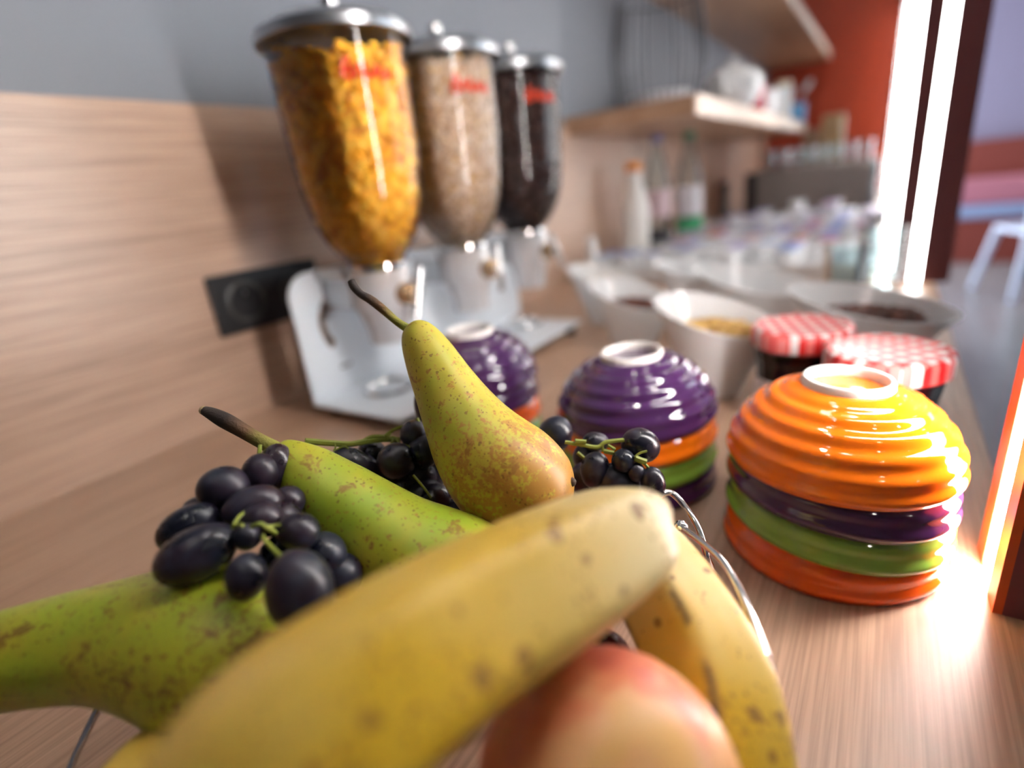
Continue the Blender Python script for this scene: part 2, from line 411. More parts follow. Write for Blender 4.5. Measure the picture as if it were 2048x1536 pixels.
# ------------------------------------------------------------------ cereal dispenser (one stand, three hoppers)
HY = (.434, .594, .756); HX = -.478
ds = empty('cereal_dispenser', (HX, HY[1], 0), 'white metal stand with three clear cereal hoppers and chrome levers', 'dispenser')
dso = Vector(ds.location)
def dchild(mb, name, m_, parent=ds, smooth=True):
    mb.v = [p-dso for p in mb.v]; return mb.build(name, m_, parent, smooth)
# back plate with slots: filled 2D outline, extruded
def plate():
    cu = bpy.data.curves.new('plate', 'CURVE'); cu.dimensions = '2D'; cu.fill_mode = 'BOTH'; cu.extrude = .0012
    def spl(pts):
        s = cu.splines.new('POLY'); s.points.add(len(pts)-1)
        for q, (a, b_) in zip(s.points, pts): q.co = (a, b_, 0, 1)
        s.use_cyclic_u = True
    y0, y1, z0, z1, rr = .363, .835, .016, .172, .030
    out = [(y0, z0), (y1, z0)]
    out += [(y1-rr+rr*math.cos(a), z1-rr+rr*math.sin(a)) for a in [PI/2*i/8 for i in range(9)]]
    out += [(y0+rr+rr*math.cos(a), z1-rr+rr*math.sin(a)) for a in [PI/2+PI/2*i/8 for i in range(9)]]
    spl(out)
    for cy in HY:
        c = (cy-.002, .105); q = []
        for i in range(15):
            a = math.radians(112+115*i/14); wd = .034 + .0035; q.append((c[0]+wd*math.cos(a), c[1]+wd*1.12*math.sin(a)))
        for i in range(15):
            a = math.radians(227-115*i/14); wd = .0265-.006*(i/14)**3; q.append((c[0]+wd*math.cos(a), c[1]+wd*1.12*math.sin(a)))
        spl(q)
    o = bpy.data.objects.new('tmp', cu); C.objects.link(o)
    dg = bpy.context.evaluated_depsgraph_get(); me = bpy.data.meshes.new_from_object(o.evaluated_get(dg))
    bpy.data.objects.remove(o)
    for v in me.vertices: a, b_, c = v.co; v.co = Vector((-.558+c, a, b_)) - dso
    me.materials.clear(); return link('back_plate', me, M['white_metal'], ds)
bpl = plate()
mk = MB()
for i in range(5): mk.box((-.5568, .412+i*.0035, .047), (-.5562, .4145+i*.0035, .047+R.uniform(.003, .006)))
dchild(mk, 'printed_mark', M['ink'], bpl, False)
b = dchild(MB().box((-.559, .363, .014), (-.409, .800, .0175)), 'base_plate', M['white_metal'], ds, False); bevel(b, .001)
for x in (-.545, -.421):
    for y in (.385, .778): dchild(MB().lathe([(.008, 0), (.008, .0145)], 16, (x, y, 0)), 'rubber_foot', M['black'])
# hopper profile (radius, height)
HP = [(.030, .150), (.030, .174), (.0345, .182), (.0450, .195), (.0560, .216), (.0630, .243), (.0665, .275), (.0685, .315), (.0695, .355), (.0695, .395)]
def hr(z):
    for (r0, z0), (r1, z1) in zip(HP, HP[1:]):
        if z0 <= z <= z1: return r0+(r1-r0)*(z-z0)/(z1-z0)
    return HP[-1][0] if z > HP[-1][1] else HP[0][0]
def smooth_prof(p, sub=5):
    out = []
    for i in range(len(p)-1):
        a = p[max(i-1, 0)]; b_ = p[i]; c = p[i+1]; d = p[min(i+2, len(p)-1)]
        for j in range(sub):
            t = j/sub; out.append(tuple(.5*((2*b_[k])+(c[k]-a[k])*t+(2*a[k]-5*b_[k]+4*c[k]-d[k])*t*t+(3*b_[k]-a[k]-3*c[k]+d[k])*t**3) for k in (0, 1)))
    return out+[p[-1]]
def flakes(mb, cx, cy, z0, z1, count, size, flat, rnd, jitter=.003):
    for i in range(count):
        if i < count*.86:
            z = z0+(z1-z0)*R.random()**.85; a = R.uniform(0, 2*PI); r = hr(z)-.0065-R.uniform(0, jitter)
            nrm = Vector((math.cos(a), math.sin(a), -.2))
        else:
            a = R.uniform(0, 2*PI); r = (hr(z1)-.006)*math.sqrt(R.random()); z = z1+R.uniform(-.004, .004)+.006*math.sin(a*2+cx); nrm = Vector((0, 0, 1))
        c = Vector((cx+r*math.cos(a), cy+r*math.sin(a), z))
        nrm = (nrm+Vector((R.gauss(0, .30), R.gauss(0, .30), R.gauss(0, .30)))).normalized()
        u = nrm.orthogonal().normalized(); u = Matrix.Rotation(R.uniform(0, 6.28), 3, nrm) @ u; v_ = nrm.cross(u)
        s = size*R.uniform(.6, 1.25); q = R.uniform(.5, .9)
        k = 6; pts = [c+nrm*flat*s]
        for j in range(k):
            aa = 2*PI*j/k; rr = s*R.uniform(.75, 1.15)
            pts.append(c+u*rr*math.cos(aa)+v_*rr*q*math.sin(aa)+nrm*R.uniform(-.12, .12)*s)
        pts.append(c-nrm*flat*.3*s)
        mb.add(pts, [(0, 1+j, 1+(j+1) % k) for j in range(k)]+[(7, 1+(j+1) % k, 1+j) for j in range(k)])
        g = rnd(); mb.at.setdefault('rnd', []).extend([g]*8)
CER = [('corn', .378, 1500, .0085, .35), ('muesli', .388, 4200, .0040, .45), ('choco', .386, 1900, .0060, .9)]
for i, cy in enumerate(HY):
    hop = dchild(MB().lathe(smooth_prof(HP), 64, (HX, cy, 0)), 'hopper', M['clear']); hm = hop.data
    # open the two ends of the clear wall
    hm_bm = __import__('bmesh').new(); hm_bm.from_mesh(hm)
    for fc in [q for q in hm_bm.faces if len(q.verts) > 4]: hm_bm.faces.remove(fc)
    hm_bm.to_mesh(hm); hm_bm.free()
    key, zt, cnt, sz, fl = CER[i]
    core = MB().lathe([(r-.0105 if r > .012 else r, z) for r, z in smooth_prof(HP) if z < zt-.004], 32, (HX, cy, 0))
    core.at['rnd'] = [.05]*len(core.v)  # dark core tone paints the shade in the gaps between flakes
    flakes(core, HX, cy, .158, zt, cnt, sz, fl, R.random)
    o = dchild(core, 'cereal', M[key], hop, False); o['kind'] = 'stuff'
    o['label'] = ['golden corn flakes', 'pale muesli flakes', 'dark chocolate cereal'][i]
    lid = dchild(MB().lathe([(.0001, .3940), (.0680, .3940), (.0685, .3910), (.0770, .3910), (.0780, .3940), (.0775, .4000), (.066, .4075), (.045, .4105), (.0001, .4115)], 64, (HX, cy, 0)), 'lid', M['steel'])
    dchild(MB().lathe([(.0001, .4110), (.0045, .4110), (.0042, .4190), (.0085, .4230), (.0098, .4290), (.0082, .4350), (.0001, .4375)], 24, (HX, cy, 0)), 'lid_knob', M['chrome'], lid)
    # red script printed on the clear wall, facing the room
    mb = MB()
    for kx, pts in enumerate([[(0, 0), (2, 9), (5, 10), (4, 5), (1, 4), (5, 3), (5, 0), (1, -1)], [(8, 0), (8, 5), (10, 6), (11, 3), (12, 0)], [(14, 1), (14, 9), (15, 0), (18, 1)], [(19, 0), (20, 5), (22, 5), (22, 1), (25, 1)], [(26, 4), (28, 5), (27, 0), (31, 1)]]):
        q = []
        for (a, z) in pts:
            th = math.radians(-42) + a*.0016/.07; zz = .350+z*.00155; q.append((HX+(hr(zz)+.0006)*math.cos(th), cy+(hr(zz)+.0006)*math.sin(th), zz))
        mb.tube(q, .0017, 5, 4)
    dchild(mb, 'red_lettering', M['redtext'], hop)
    # neck ring, bracket, chute, valve with lever
    mb = MB(); mb.lathe([(.031, .170), (.0345, .170), (.0345, .1755), (.031, .1755), (.031, .170)], 40, (HX, cy, 0)); dchild(mb, 'neck_ring', M['chrome'])
    for q_ in (-.030, .024): dchild(MB().box((-.557, cy+q_, .1605), (HX-.028, cy+q_+.006, .1735)), 'bracket', M['white_metal'], ds, False)
    dchild(MB().box((-.5565, cy-.024, .125), (HX-.029, cy+.024, .160)), 'valve_mount', M['steel'], ds, False)
    ch = MB().lathe(smooth_prof([(.0335, .168), (.0345, .150), (.0345, .128), (.030, .116), (.025, .098), (.0245, .084)], 4), 40, (HX, cy, 0)); dchild(ch, 'chute', M['frost'])
    kn = dchild(MB().tube([(HX+.030, cy, .140), (HX+.046, cy, .140)], .0125, 20, 2), 'valve_knob', M['brass'])
    dchild(MB().tube([(HX+.044, cy, .140), (HX+.058, cy, .140)], [.006, .006], 12, 2), 'axle', M['chrome'], kn)
    tl = [(.35, .9), (.05, 1.0), (.55, -.85)][i]; dy, dz = tl[0]*.030, tl[1]*.030
    dchild(MB().tube([(HX+.055, cy-dy, .140-dz), (HX+.055, cy, .140), (HX+.055, cy+dy, .140+dz)], [.0045, .0050, .0045], 10, 5), 'lever', M['chrome'], kn)
    # cup ring on the base plate
    ring = [(HX-.020+.030*math.cos(2*PI*j/24), cy+.030*math.sin(2*PI*j/24), .0205) for j in range(25)]
    dchild(MB().tube(ring, .0035, 8, 1), 'cup_ring', M['chrome'])

# ------------------------------------------------------------------ ridged bowls
BH = [(.0612, 0), (.0624, .003), (.0622, .009), (.0600, .0165), (.0560, .0245), (.0500, .0320), (.0425, .0385), (.0340, .0435), (.0265, .0465), (.0240, .0472)]
def bowl_prof(k=1.0):
    sp = smooth_prof(BH, 10); out = []; arc = 0
    for i, (r, z) in enumerate(sp):
        a = sp[max(i-1, 0)]; b_ = sp[min(i+1, len(sp)-1)]; t = Vector((b_[0]-a[0], b_[1]-a[1])).normalized(); nrm = Vector((t.y, -t.x))
        if i: arc += math.hypot(r-a[0], z-a[1])
        rip = .00072*math.sin(2*PI*arc/.0112 - .9)*min(1, max(0, (.0465-z)/.004)) if z > .002 else 0
        out.append((r+rip*nrm.x, z+rip*nrm.y))
    return out
def bowl_proto(material, name='bowl'):
    op = bowl_prof()
    inner = [(r-.0030, z-.0014 if z > .006 else z+.0008) for r, z in smooth_prof(BH, 5)]
    prof = [(.0001, .0425)]+[(r, z) for r, z in reversed(inner)]+op+[(.0225, .0478), (.0215, .0474), (.0208, .0452), (.0001, .0452)]
    return prof
BP = bowl_proto(None)
def make_bowl(loc, material, label, tilt=(0, 0), group='ridged ceramic bowls turned upside down'):
    r = empty('ceramic_bowl', loc, label, 'bowl', group)
    MB().lathe(BP, 72).build('body', material, r)
    MB().lathe([(.0208, .0450), (.0206, .0505), (.0214, .0517), (.0228, .0517), (.0236, .0505), (.0240, .0468), (.0208, .0450)], 56).build('foot_ring', M['foot'], r)
    ax = Vector((-.831, -.545, 0)); side = Vector((-.545, .831, 0))          # tilt[0] lifts the -x side, tilt[1] turns about the other axis
    r.rotation_mode = 'QUATERNION'
    r.rotation_quaternion = Matrix.Rotation(math.radians(tilt[0]), 3, side).to_quaternion() @ Matrix.Rotation(math.radians(tilt[1]), 3, ax).to_quaternion()
    return r
s1 = (-.010, .347)
make_bowl((s1[0], s1[1], .0005), M['glaze_r'], 'deep orange ridged bowl at the bottom of the stack beside the glowing post', (0, 0))
make_bowl((s1[0], s1[1], .0195), M['glaze_g'], 'green ridged bowl in the stack beside the glowing post', (6, 0))
make_bowl((s1[0], s1[1], .0400), M['glaze_p'], 'purple ridged bowl in the stack beside the glowing post', (6, 0))
make_bowl((s1[0], s1[1], .0605), M['glaze_o'], 'bright orange ridged bowl topping the stack beside the glowing post', (2.5, 0))
s2 = (-.152, .380)
for k, (m_, nm) in enumerate([('glaze_p', 'dark purple ridged bowl at the bottom of the stack nearest the grapes'), ('glaze_g', 'green ridged bowl low in the purple topped stack behind the grapes'), ('glaze_o', 'orange ridged bowl under the purple top bowl behind the grapes'), ('glaze_p', 'purple ridged bowl topping the stack behind the grapes, white foot ring showing')]):
    make_bowl((s2[0], s2[1], .0005+.0190*k), M[m_], nm, (0 if k == 0 else -2.0, 0))
s3 = (-.328, .398)
for k, (m_, nm) in enumerate([('glaze_g', 'green ridged bowl at the bottom of the stack behind the upright pear'), ('glaze_r', 'orange ridged bowl in the stack behind the upright pear'), ('glaze_p', 'purple ridged bowl, second from the top behind the upright pear'), ('glaze_p', 'purple ridged bowl topping the stack behind the upright pear')]):
    make_bowl((s3[0], s3[1], .0005+.0205*k), M[m_], nm, (0, 0))

# ------------------------------------------------------------------ jam jars
def jar(loc, label, rz):
    r = empty('jam_jar', loc, label, 'jar', 'jam jars with checked lids'); r.rotation_euler.z = rz
    k = 1.0
    def pr(off=0): return [(.0001, .002+off), (.030-off, .002+off), (.0345-off, .007+off), (.0355-off, .018), (.0358-off, .055), (.0375-off, .066), (.0385-off, .074)]
    MB().lathe(smooth_prof(pr(), 3)+[(.0375, .081), (.0365, .084)], 16).build('glass', M['jarglass'], r, False)
    MB().lathe(smooth_prof(pr(.0016), 3)+[(.0001, .0745)], 32).build('jam', M['jam'], r)
    lb = MB()
    for j in range(17):
        a = -1.9+1.9*2*j/16; lb.v += [Vector((.0366*math.cos(a), .0366*math.sin(a), .010)), Vector((.0366*math.cos(a), .0366*math.sin(a), .047))]
    lb.f = [[2*j, 2*j+2, 2*j+3, 2*j+1] for j in range(16)]
    lo = lb.build('paper_label', M['white_label'], r); lo.rotation_euler.z = -PI/2-rz+.1
    MB().lathe([(.0395, .0775), (.0412, .0775), (.0418, .0795), (.0418, .0900), (.0405, .0935), (.037, .0948), (.0355, .0940), (.0001, .0940)], 64).build('lid', M['gingham'], r)
    return r
jar((-.052, .530, .0005), 'dark jam jar with red checked lid, between the white bowls and the orange stack', .35)
jar((.012, .470, .0005), 'dark jam jar with red checked lid, right behind the orange bowl stack', .8)

# ------------------------------------------------------------------ white boat bowls with food
def boat(px, py, ang, a, b_, h, label, food=None, flabel=None, fkey=None, group='white oval serving bowls'):
    c = atz(px, py, h); c = Vector((c.x, c.y, .0005))
    r = empty('serving_bowl', c, label, 'bowl', group); r.rotation_euler.z = ang
    e = .62; zs = [(.40, 0), (.42, .003), (.55, h*.30), (.72, h*.58), (.90, h*.86), (1.0, h)]
    sp = smooth_prof(zs, 4)
    n = 56; mb = MB(); v = []; f = []
    rows = [(0.0001, 0.002, 0)]+[(q, z, 0) for q, z in sp]+[(q-.045, z+.0005, 1) for q, z in reversed(sp) if z > .008]+[(.0001, .008, 1)]
    for (q, z, inn) in rows:
        for j in range(n):
            t = 2*PI*j/n; cx, sy = math.cos(t), math.sin(t)
            k = 1+.10*abs(cx)**3
            x = a*q*cx*k; y = a*e*q*sy
            v.append((x, y, z*(1-.17*cx+.10*sy)))
    for i in range(len(rows)-1):
        for j in range(n): f.append((i*n+j, i*n+(j+1) % n, (i+1)*n+(j+1) % n, (i+1)*n+j))
    mb.add(v, f); mb.build('body', M['white'], r)
    if food:
        zf = h*.76; mb = MB()
        if food == 'smooth':
            g = MB().lathe([(a*.76, zf), (a*.5, zf+.004), (.0001, zf+.006)], 32, (0, 0, 0), (1.05, e), 0)
            for p in g.v: p.z += .0025*noise.noise(p*80)
            mb = g; o = mb.build(fkey, M['mustard'], None)
        else:
            col, cnt, sz = food
            base = MB().lathe([(a*.42, zf-.03), (a*.72, zf), (a*.4, zf+.006), (.0001, zf+.008)], 24, (0, 0, 0), (1.05, e)); mb = base; mb.at['rnd'] = [.1]*len(mb.v)
            for i in range(cnt):
                t = R.uniform(0, 2*PI); q = math.sqrt(R.random())*.64*a; s = sz*R.uniform(.7, 1.3)
                cc = Vector((1.05*q*math.cos(t), e*q*math.sin(t), zf+.009-.008*(q/(.74*a))**2+R.uniform(0, .004)))
                A = Matrix.Rotation(R.uniform(0, 6), 3, 'Z') @ Matrix.Rotation(R.uniform(-.9, .9), 3, 'X')
                k0 = len(mb.v); mb.ball(cc, s, 6, 4, (A @ Vector((s, 0, 0)), A @ Vector((0, s*.7, 0)), A @ Vector((0, 0, s*.45)))); mb.at['rnd'] += [R.random()]*(len(mb.v)-k0)
            o = mb.build(fkey, M[col], None)
        o.location = c; o.rotation_euler.z = ang
        tag(o, flabel, 'food', None, 'stuff')
    return r
A0 = math.radians(18)
boat(1205, 548, A0-.1, .058, 1, .085, 'white oval bowl of smooth mustard coloured spread, close to the dispenser tray', 'smooth', 'smooth mustard coloured spread filling an oval bowl', 'spread')
boat(1262, 587, A0-.3, .056, 1, .088, 'white oval bowl filled with dark brown bits', ('raisin', 260, .0042), 'dark brown bits heaped in a white oval bowl near the dispenser', 'dried_fruit')
boat(1428, 628, A0-.35, .060, 1, .090, 'white oval bowl of golden chips, next to the checked jam jar', ('chips', 110, .0062), 'golden dried chips heaped in a white oval bowl', 'dried_chips')
boat(1400, 540, A0-.1, .064, 1, .088, 'white oval bowl standing between the bottles and the empty bowl')
boat(1505, 557, A0-.35, .070, 1, .088, 'large empty white oval bowl in the middle of the serving bowls')
boat(1738, 603, A0-.3, .074, 1, .080, 'white oval bowl of brown granola at the worktop front edge', ('raisin', 240, .0045), 'brown granola lying in the oval bowl at the worktop front edge', 'granola')

# ------------------------------------------------------------------ portion cups on a low tray
TR = .030
tr = empty('display_tray', (-.37, 1.72, 0), 'low white tray full of small portion cups', 'tray')
b = MB().box((-.255, -.50, 0), (.365, .62, TR-.006)).build('tray_base', M['white'], tr, False); bevel(b, .004)
for a_, b_ in (((-.255, -.50, TR-.006), (-.247, .62, TR+.004)), ((.357, -.50, TR-.006), (.365, .62, TR+.004)), ((-.247, -.50, TR-.006), (.357, -.492, TR+.004)), ((-.247, .612, TR-.006), (.357, .62, TR+.004))):
    MB().box(a_, b_).build('tray_rim', M['white'], tr, False)
cols = [('blue', (.07, .12, .45)), ('lilac', (.34, .28, .60)), ('red', (.45, .03, .06)), ('orange', (.60, .24, .03)), ('white', (.74, .76, .80)), ('sky', (.20, .36, .70))]
protos = []
for nm, cc in cols:
    mm = mat('lid_print_'+nm, cc, .35)
    r = empty('portion_cup', (0, 0, -5), 'small white portion cup with %s printed foil lid, on the low tray' % nm.replace('sky', 'sky blue'), 'cup', 'portion cups with %s lids' % nm)
    MB().lathe([(.0001, 0), (.015, 0), (.0158, .002), (.0195, .024), (.0222, .0252), (.0222, .0262), (.0190, .0262)], 20).build('cup_body', M['white'], r)
    ld = MB().lathe([(.0222, .0263), (.0222, .0270), (.0001, .0272)], 20).build('foil_lid', M['white_label'], r)
    MB().lathe([(.0200, .0272), (.0196, .0279), (.0001, .0280)], 20, (0, 0, 0), (1, .86)).build('lid_print', mm, ld)
    protos.append(r)
used = [False]*len(protos); spots = []
for iy in range(16):
    for ix in range(10):
        x = -.580+ix*.0600+R.uniform(-.003, .003); y = 1.275+iy*.062+R.uniform(-.004, .004)
        if x < -.48 and y > 1.36: continue            # the bottles stand here
        if R.random() < .22: continue
        spots.append((x, y, TR-.006))
top = [(x+.02, y+.02, TR-.006+.0352) for (x, y, z) in spots if R.random() < .16 and y > 1.5 and x > -.4]
for (x, y, z) in spots+top:
    i = R.choices(range(6), (5, 5, 2, 1.2, 4, 4))[0]
    o = protos[i] if not used[i] else copy_tree(protos[i]); used[i] = True
    if z > .03: o['label'] = o['label'].replace('on the low tray', 'resting on top of other cups')
    o.location = (x, y, z); o.scale = (1.25, 1.25, 1.25); o.rotation_euler.z = R.uniform(0, 6.28)

# ------------------------------------------------------------------ bottles
def bottle(x, y, z, prof, m_, cap, capm, capn, label, lab=None, H=1):
    r = empty('bottle', (x, y, z), label, 'bottle', None)
    MB().lathe(smooth_prof(prof, 4), 32).build('bottle_body', m_, r)
    MB().lathe(cap, 24).build(capn, capm, r)
    for (r0, z0, z1, mm, nm) in (lab or []): MB().lathe([(r0, z0), (r0+.0006, z0), (r0+.0006, z1), (r0, z1)], 32).build(nm, mm, r)
    return r
T0 = TR-.006
q = aty(1272, 480, 1.50)
bottle(-.582, 1.50, T0, [(.0001, 0), (.036, 0), (.039, .004), (.039, .10), (.037, .135), (.026, .185), (.0185, .215), (.018, .228)], M['milk'], [(.0001, .226), (.021, .226), (.0222, .229), (.0222, .246), (.020, .249), (.0001, .2495)], M['orange_cap'], 'orange_cap', 'white milk bottle with an orange cap')
bottle(-.600, 1.74, T0, [(.0001, 0), (.036, 0), (.040, .005), (.040, .17), (.037, .20), (.022, .265), (.0145, .292), (.0145, .305)], M['clearb'], [(.0001, .303), (.0175, .303), (.0178, .322), (.0001, .324)], M['blue_cap'], 'blue_cap', 'clear water bottle with a blue cap', [(.0403, .085, .165, M['pink_label'], 'paper_label'), (.0403, .012, .045, M['ink'], 'dark_band')])
bottle(-.530, 1.84, T0, [(.0001, 0), (.036, 0), (.040, .005), (.040, .17), (.037, .20), (.022, .265), (.0145, .292), (.0145, .305)], M['clearb'], [(.0001, .303), (.0175, .303), (.0178, .322), (.0001, .324)], M['green_cap'], 'green_cap', 'clear water bottle with a green cap and green label', [(.0403, .075, .165, M['white_label'], 'paper_label'), (.0404, .030, .070, M['green_label'], 'green_band')])
tb = empty('paper_roll', (-.600, 1.25, T0), 'slim white upright roll between the dispenser and the milk bottle', 'roll')
MB().lathe([(.0001, 0), (.017, 0), (.0175, .003), (.0175, .012), (.012, .016), (.0115, .080), (.0095, .083), (.0001, .083)], 24).build('roll_body', M['white'], tb)
# clear tumblers at the worktop front edge
def tumbler(loc, label, s=1.0, group=None):
    r = empty('tumbler', loc, label, 'glass', group); r.scale = (s, s, s)
    MB().lathe([(.0001, .004), (.024, .004), (.0305, .096), (.0325, .096), (.0265, 0), (.0001, 0)], 32).build('glass_wall', M['clearb'], r); return r
tumbler((-.045, 1.02, .0005), 'clear tumbler at the front edge, behind the granola bowl', 1.0)
tumbler((.000, 1.13, .0005), 'clear tumbler beside the dark brown post', 1.15)

# ------------------------------------------------------------------ machine with glasses on top
mc = empty('warming_cabinet', (-.262, 2.62, 0), 'taupe metal warming cabinet with black side, glasses standing on top', 'cabinet')
b = MB().box((-.215, 0, .010), (.205, .30, .205)).build('housing', M['taupe'], mc, False); bevel(b, .02, 4)
b = MB().box((-.255, .005, .0), (-.215, .30, .195)).build('side_panel', M['black'], mc, False); bevel(b, .006)
b = MB().box((.205, -.004, 0), (.226, .30, .200)).build('corner_trim', M['bluegrey'], mc, False); bevel(b, .009, 3)
for i in range(5): MB().box((-.20+i*.083, -.003, .03), (-.20+i*.083+.075, 0.002, .185)).build('front_slat', M['taupe'], mc, False)
for i in range(8):
    o = tumbler((-.435+i*.050, 2.70+.02*(i % 2), .2045), 'small clear glass in the row on top of the warming cabinet', .72, 'glasses on the warming cabinet')
kb = empty('wooden_holder', (0, 0, 0), 'tall pale wooden holder standing behind the warming cabinet', 'holder')
c0 = aty(1642, 270, 3.25); kb.location = (c0.x, 3.25, 0); hz = aty(1642, 232, 3.25).z
for dx, w_ in ((-.085, .075), (.0, .035), (.042, .050)):
    b = MB().box((dx, 0 if dx >= 0 else .03, 0), (dx+w_, .10, hz if dx >= 0 else hz-.05)).build('upright_board', M['block'] if dx >= 0 else M['shelf'], kb, False); bevel(b, .006)  # left board stands in shadow: its shade is put in as darker wood
MB().box((-.09, -.01, 0), (.10, .12, .02)).build('holder_base', M['block'], kb, False)
pm = empty('pepper_mill', (-.585, 2.55, 0), 'black pepper mill standing against the oak panel', 'mill')
MB().lathe(smooth_prof([(.0001, 0), (.026, 0), (.027, .01), (.020, .05), (.016, .09), (.019, .12), (.018, .135)], 3), 24).build('mill_body', M['black'], pm)
MB().lathe(smooth_prof([(.0001, .134), (.014, .134), (.021, .150), (.019, .168), (.0001, .178)], 3), 24).build('mill_head', M['black'], pm)

# ------------------------------------------------------------------ things on the lower shelf
ZS = .386
wb = empty('wire_basket', (-.550, 1.62, ZS), 'tall barrel shaped basket of dark wires on the short shelf', 'basket')
for k in range(34):
    a = 2*PI*k/34; pts = [(.088*math.cos(a), .088*math.sin(a), .003)]+[((.104+.018*math.sin(PI*t))*math.cos(a), (.104+.018*math.sin(PI*t))*math.sin(a), .012+.27*t) for t in (0.0, .25, .5, .75, 1.0)]
    MB().tube(pts, .0019, 6, 3).build('wire', M['wirebasket'], wb)
for rr, zz in ((.088, .003), (.104, .012), (.104, .282)):
    MB().tube([(rr*math.cos(2*PI*j/32), rr*math.sin(2*PI*j/32), zz) for j in range(33)], .003, 8, 1).build('hoop', M['wirebasket'], wb)
np_ = MB().lathe([(.0001, .002), (.082, .002), (.088, .03), (.085, .05), (.05, .054), (.0001, .056)], 32)
o = np_.build('napkin_pile', M['white_label'], None); o.location = (-.550, 1.62, ZS+.003); tag(o, 'pale folded napkins lying in the wire basket', 'napkins')
def mug(px, py, x, m_, label, s=1.0, name='mug', extra=None):
    y = atx(px, py, x).y; r = empty(name, (x, y, ZS), label, 'mug'); r.scale = (s, s, s)
    MB().lathe([(.0001, .0), (.034, .0), (.040, .006), (.042, .085), (.0405, .086), (.038, .010), (.0001, .007)], 32).build('cup', m_, r)
    hd = [(.0 + .003*0, -.040-.026*math.sin(PI*t), .018+.052*t) for t in (0, .2, .4, .6, .8, 1)]
    MB().tube(hd, .0055, 8, 4).build('handle', m_, r)
    return r
# white teapot at the front of the shelf
yt = atx(1445, 185, -.415).y
tp = empty('teapot', (-.400, yt+.05, ZS), 'large round white teapot at the end of the short shelf', 'teapot')
MB().lathe(smooth_prof([(.0001, 0), (.045, 0), (.072, .025), (.082, .055), (.074, .085), (.050, .103), (.030, .108)], 4), 40).build('pot_body', M['white'], tp)
MB().lathe(smooth_prof([(.036, .105), (.030, .114), (.010, .119), (.010, .126), (.013, .132), (.0001, .137)], 3), 24).build('pot_lid', M['white'], tp)
MB().tube([(0, .070, .045), (0, .100, .065), (0, .118, .100)], [.017, .011, .008], 12, 5).build('spout', M['white'], tp)
MB().tube([(0, -.070, .090), (0, -.112, .088), (0, -.115, .050), (0, -.077, .035)], .007, 10, 5).build('handle', M['white'], tp)
mug(1505, 190, -.41, M['red_box'], 'dark red mug next to the white teapot', 1.0)
mug(1533, 195, -.40, M['white'], 'plain white mug between the red mug and the jar', 1.05)
yj = atx(1564, 195, -.40).y
jr = empty('storage_jar', (-.40, yj, ZS), 'tall white jar with beige lid on the short shelf', 'jar')
MB().lathe(smooth_prof([(.0001, 0), (.034, 0), (.037, .006), (.037, .115), (.030, .128)], 3), 28).build('jar_body', M['white'], jr)
MB().lathe([(.0001, .127), (.033, .127), (.034, .131), (.034, .146), (.030, .150), (.0001, .151)], 28).build('jar_lid', M['beige'], jr)
mb_ = mug(1592, 215, -.385, M['blue_label'], 'bright blue mug holding a spoon at the shelf end', .95)
ys_ = mb_.location.y
sp_ = empty('spoon', (-.385, ys_+.012, ZS+.012), 'pale spoon leaning in the blue mug', 'spoon')
MB().tube([(0, 0, 0), (.012, .010, .07), (.028, .024, .120)], .003, 8, 4).build('spoon_handle', M['white'], sp_)
MB().ball((.036, .030, .140), .02, 16, 10, (Vector((.015, .006, .004)), Vector((-.004, .006, 0)), Vector((.010, .008, .026)))).build('spoon_bowl', M['white'], sp_)

# ------------------------------------------------------------------ dining room beyond the posts
bn = empty('bench', (1.6, 7.095, ZF), 'long red brown bench against the lilac wall', 'bench')
MB().box((-1.5, -.15, 0), (2.0, .38, .42)).build('seat_base', M['bench'], bn, False)
MB().box((-1.5, .25, .42), (2.0, .40, 1.12)).build('back_board', M['bench'], bn, False)
b = MB().box((-1.5, -.18, .42), (2.0, .25, .52)).build('seat_cushion', M['cushion_b'], bn, False); bevel(b, .03, 3)
b = MB().box((-1.5, .12, .52), (2.0, .25, .78)).build('back_cushion', M['cushion_p'], bn, False); bevel(b, .03, 3)
tb = empty('dining_table', (1.75, 6.42, ZF), 'white topped dining table in front of the bench', 'table')
b = MB().box((-.65, -.35, .80), (.65, .35, .84)).build('table_top', M['chairw'], tb, False); bevel(b, .01)
MB().tube([(0, 0, .02), (0, 0, .80)], .045, 20, 2).build('table_column', M['dark'], tb)
MB().lathe([(.0001, 0), (.28, 0), (.28, .015), (.05, .03), (.0001, .03)], 32).build('table_foot', M['dark'], tb)
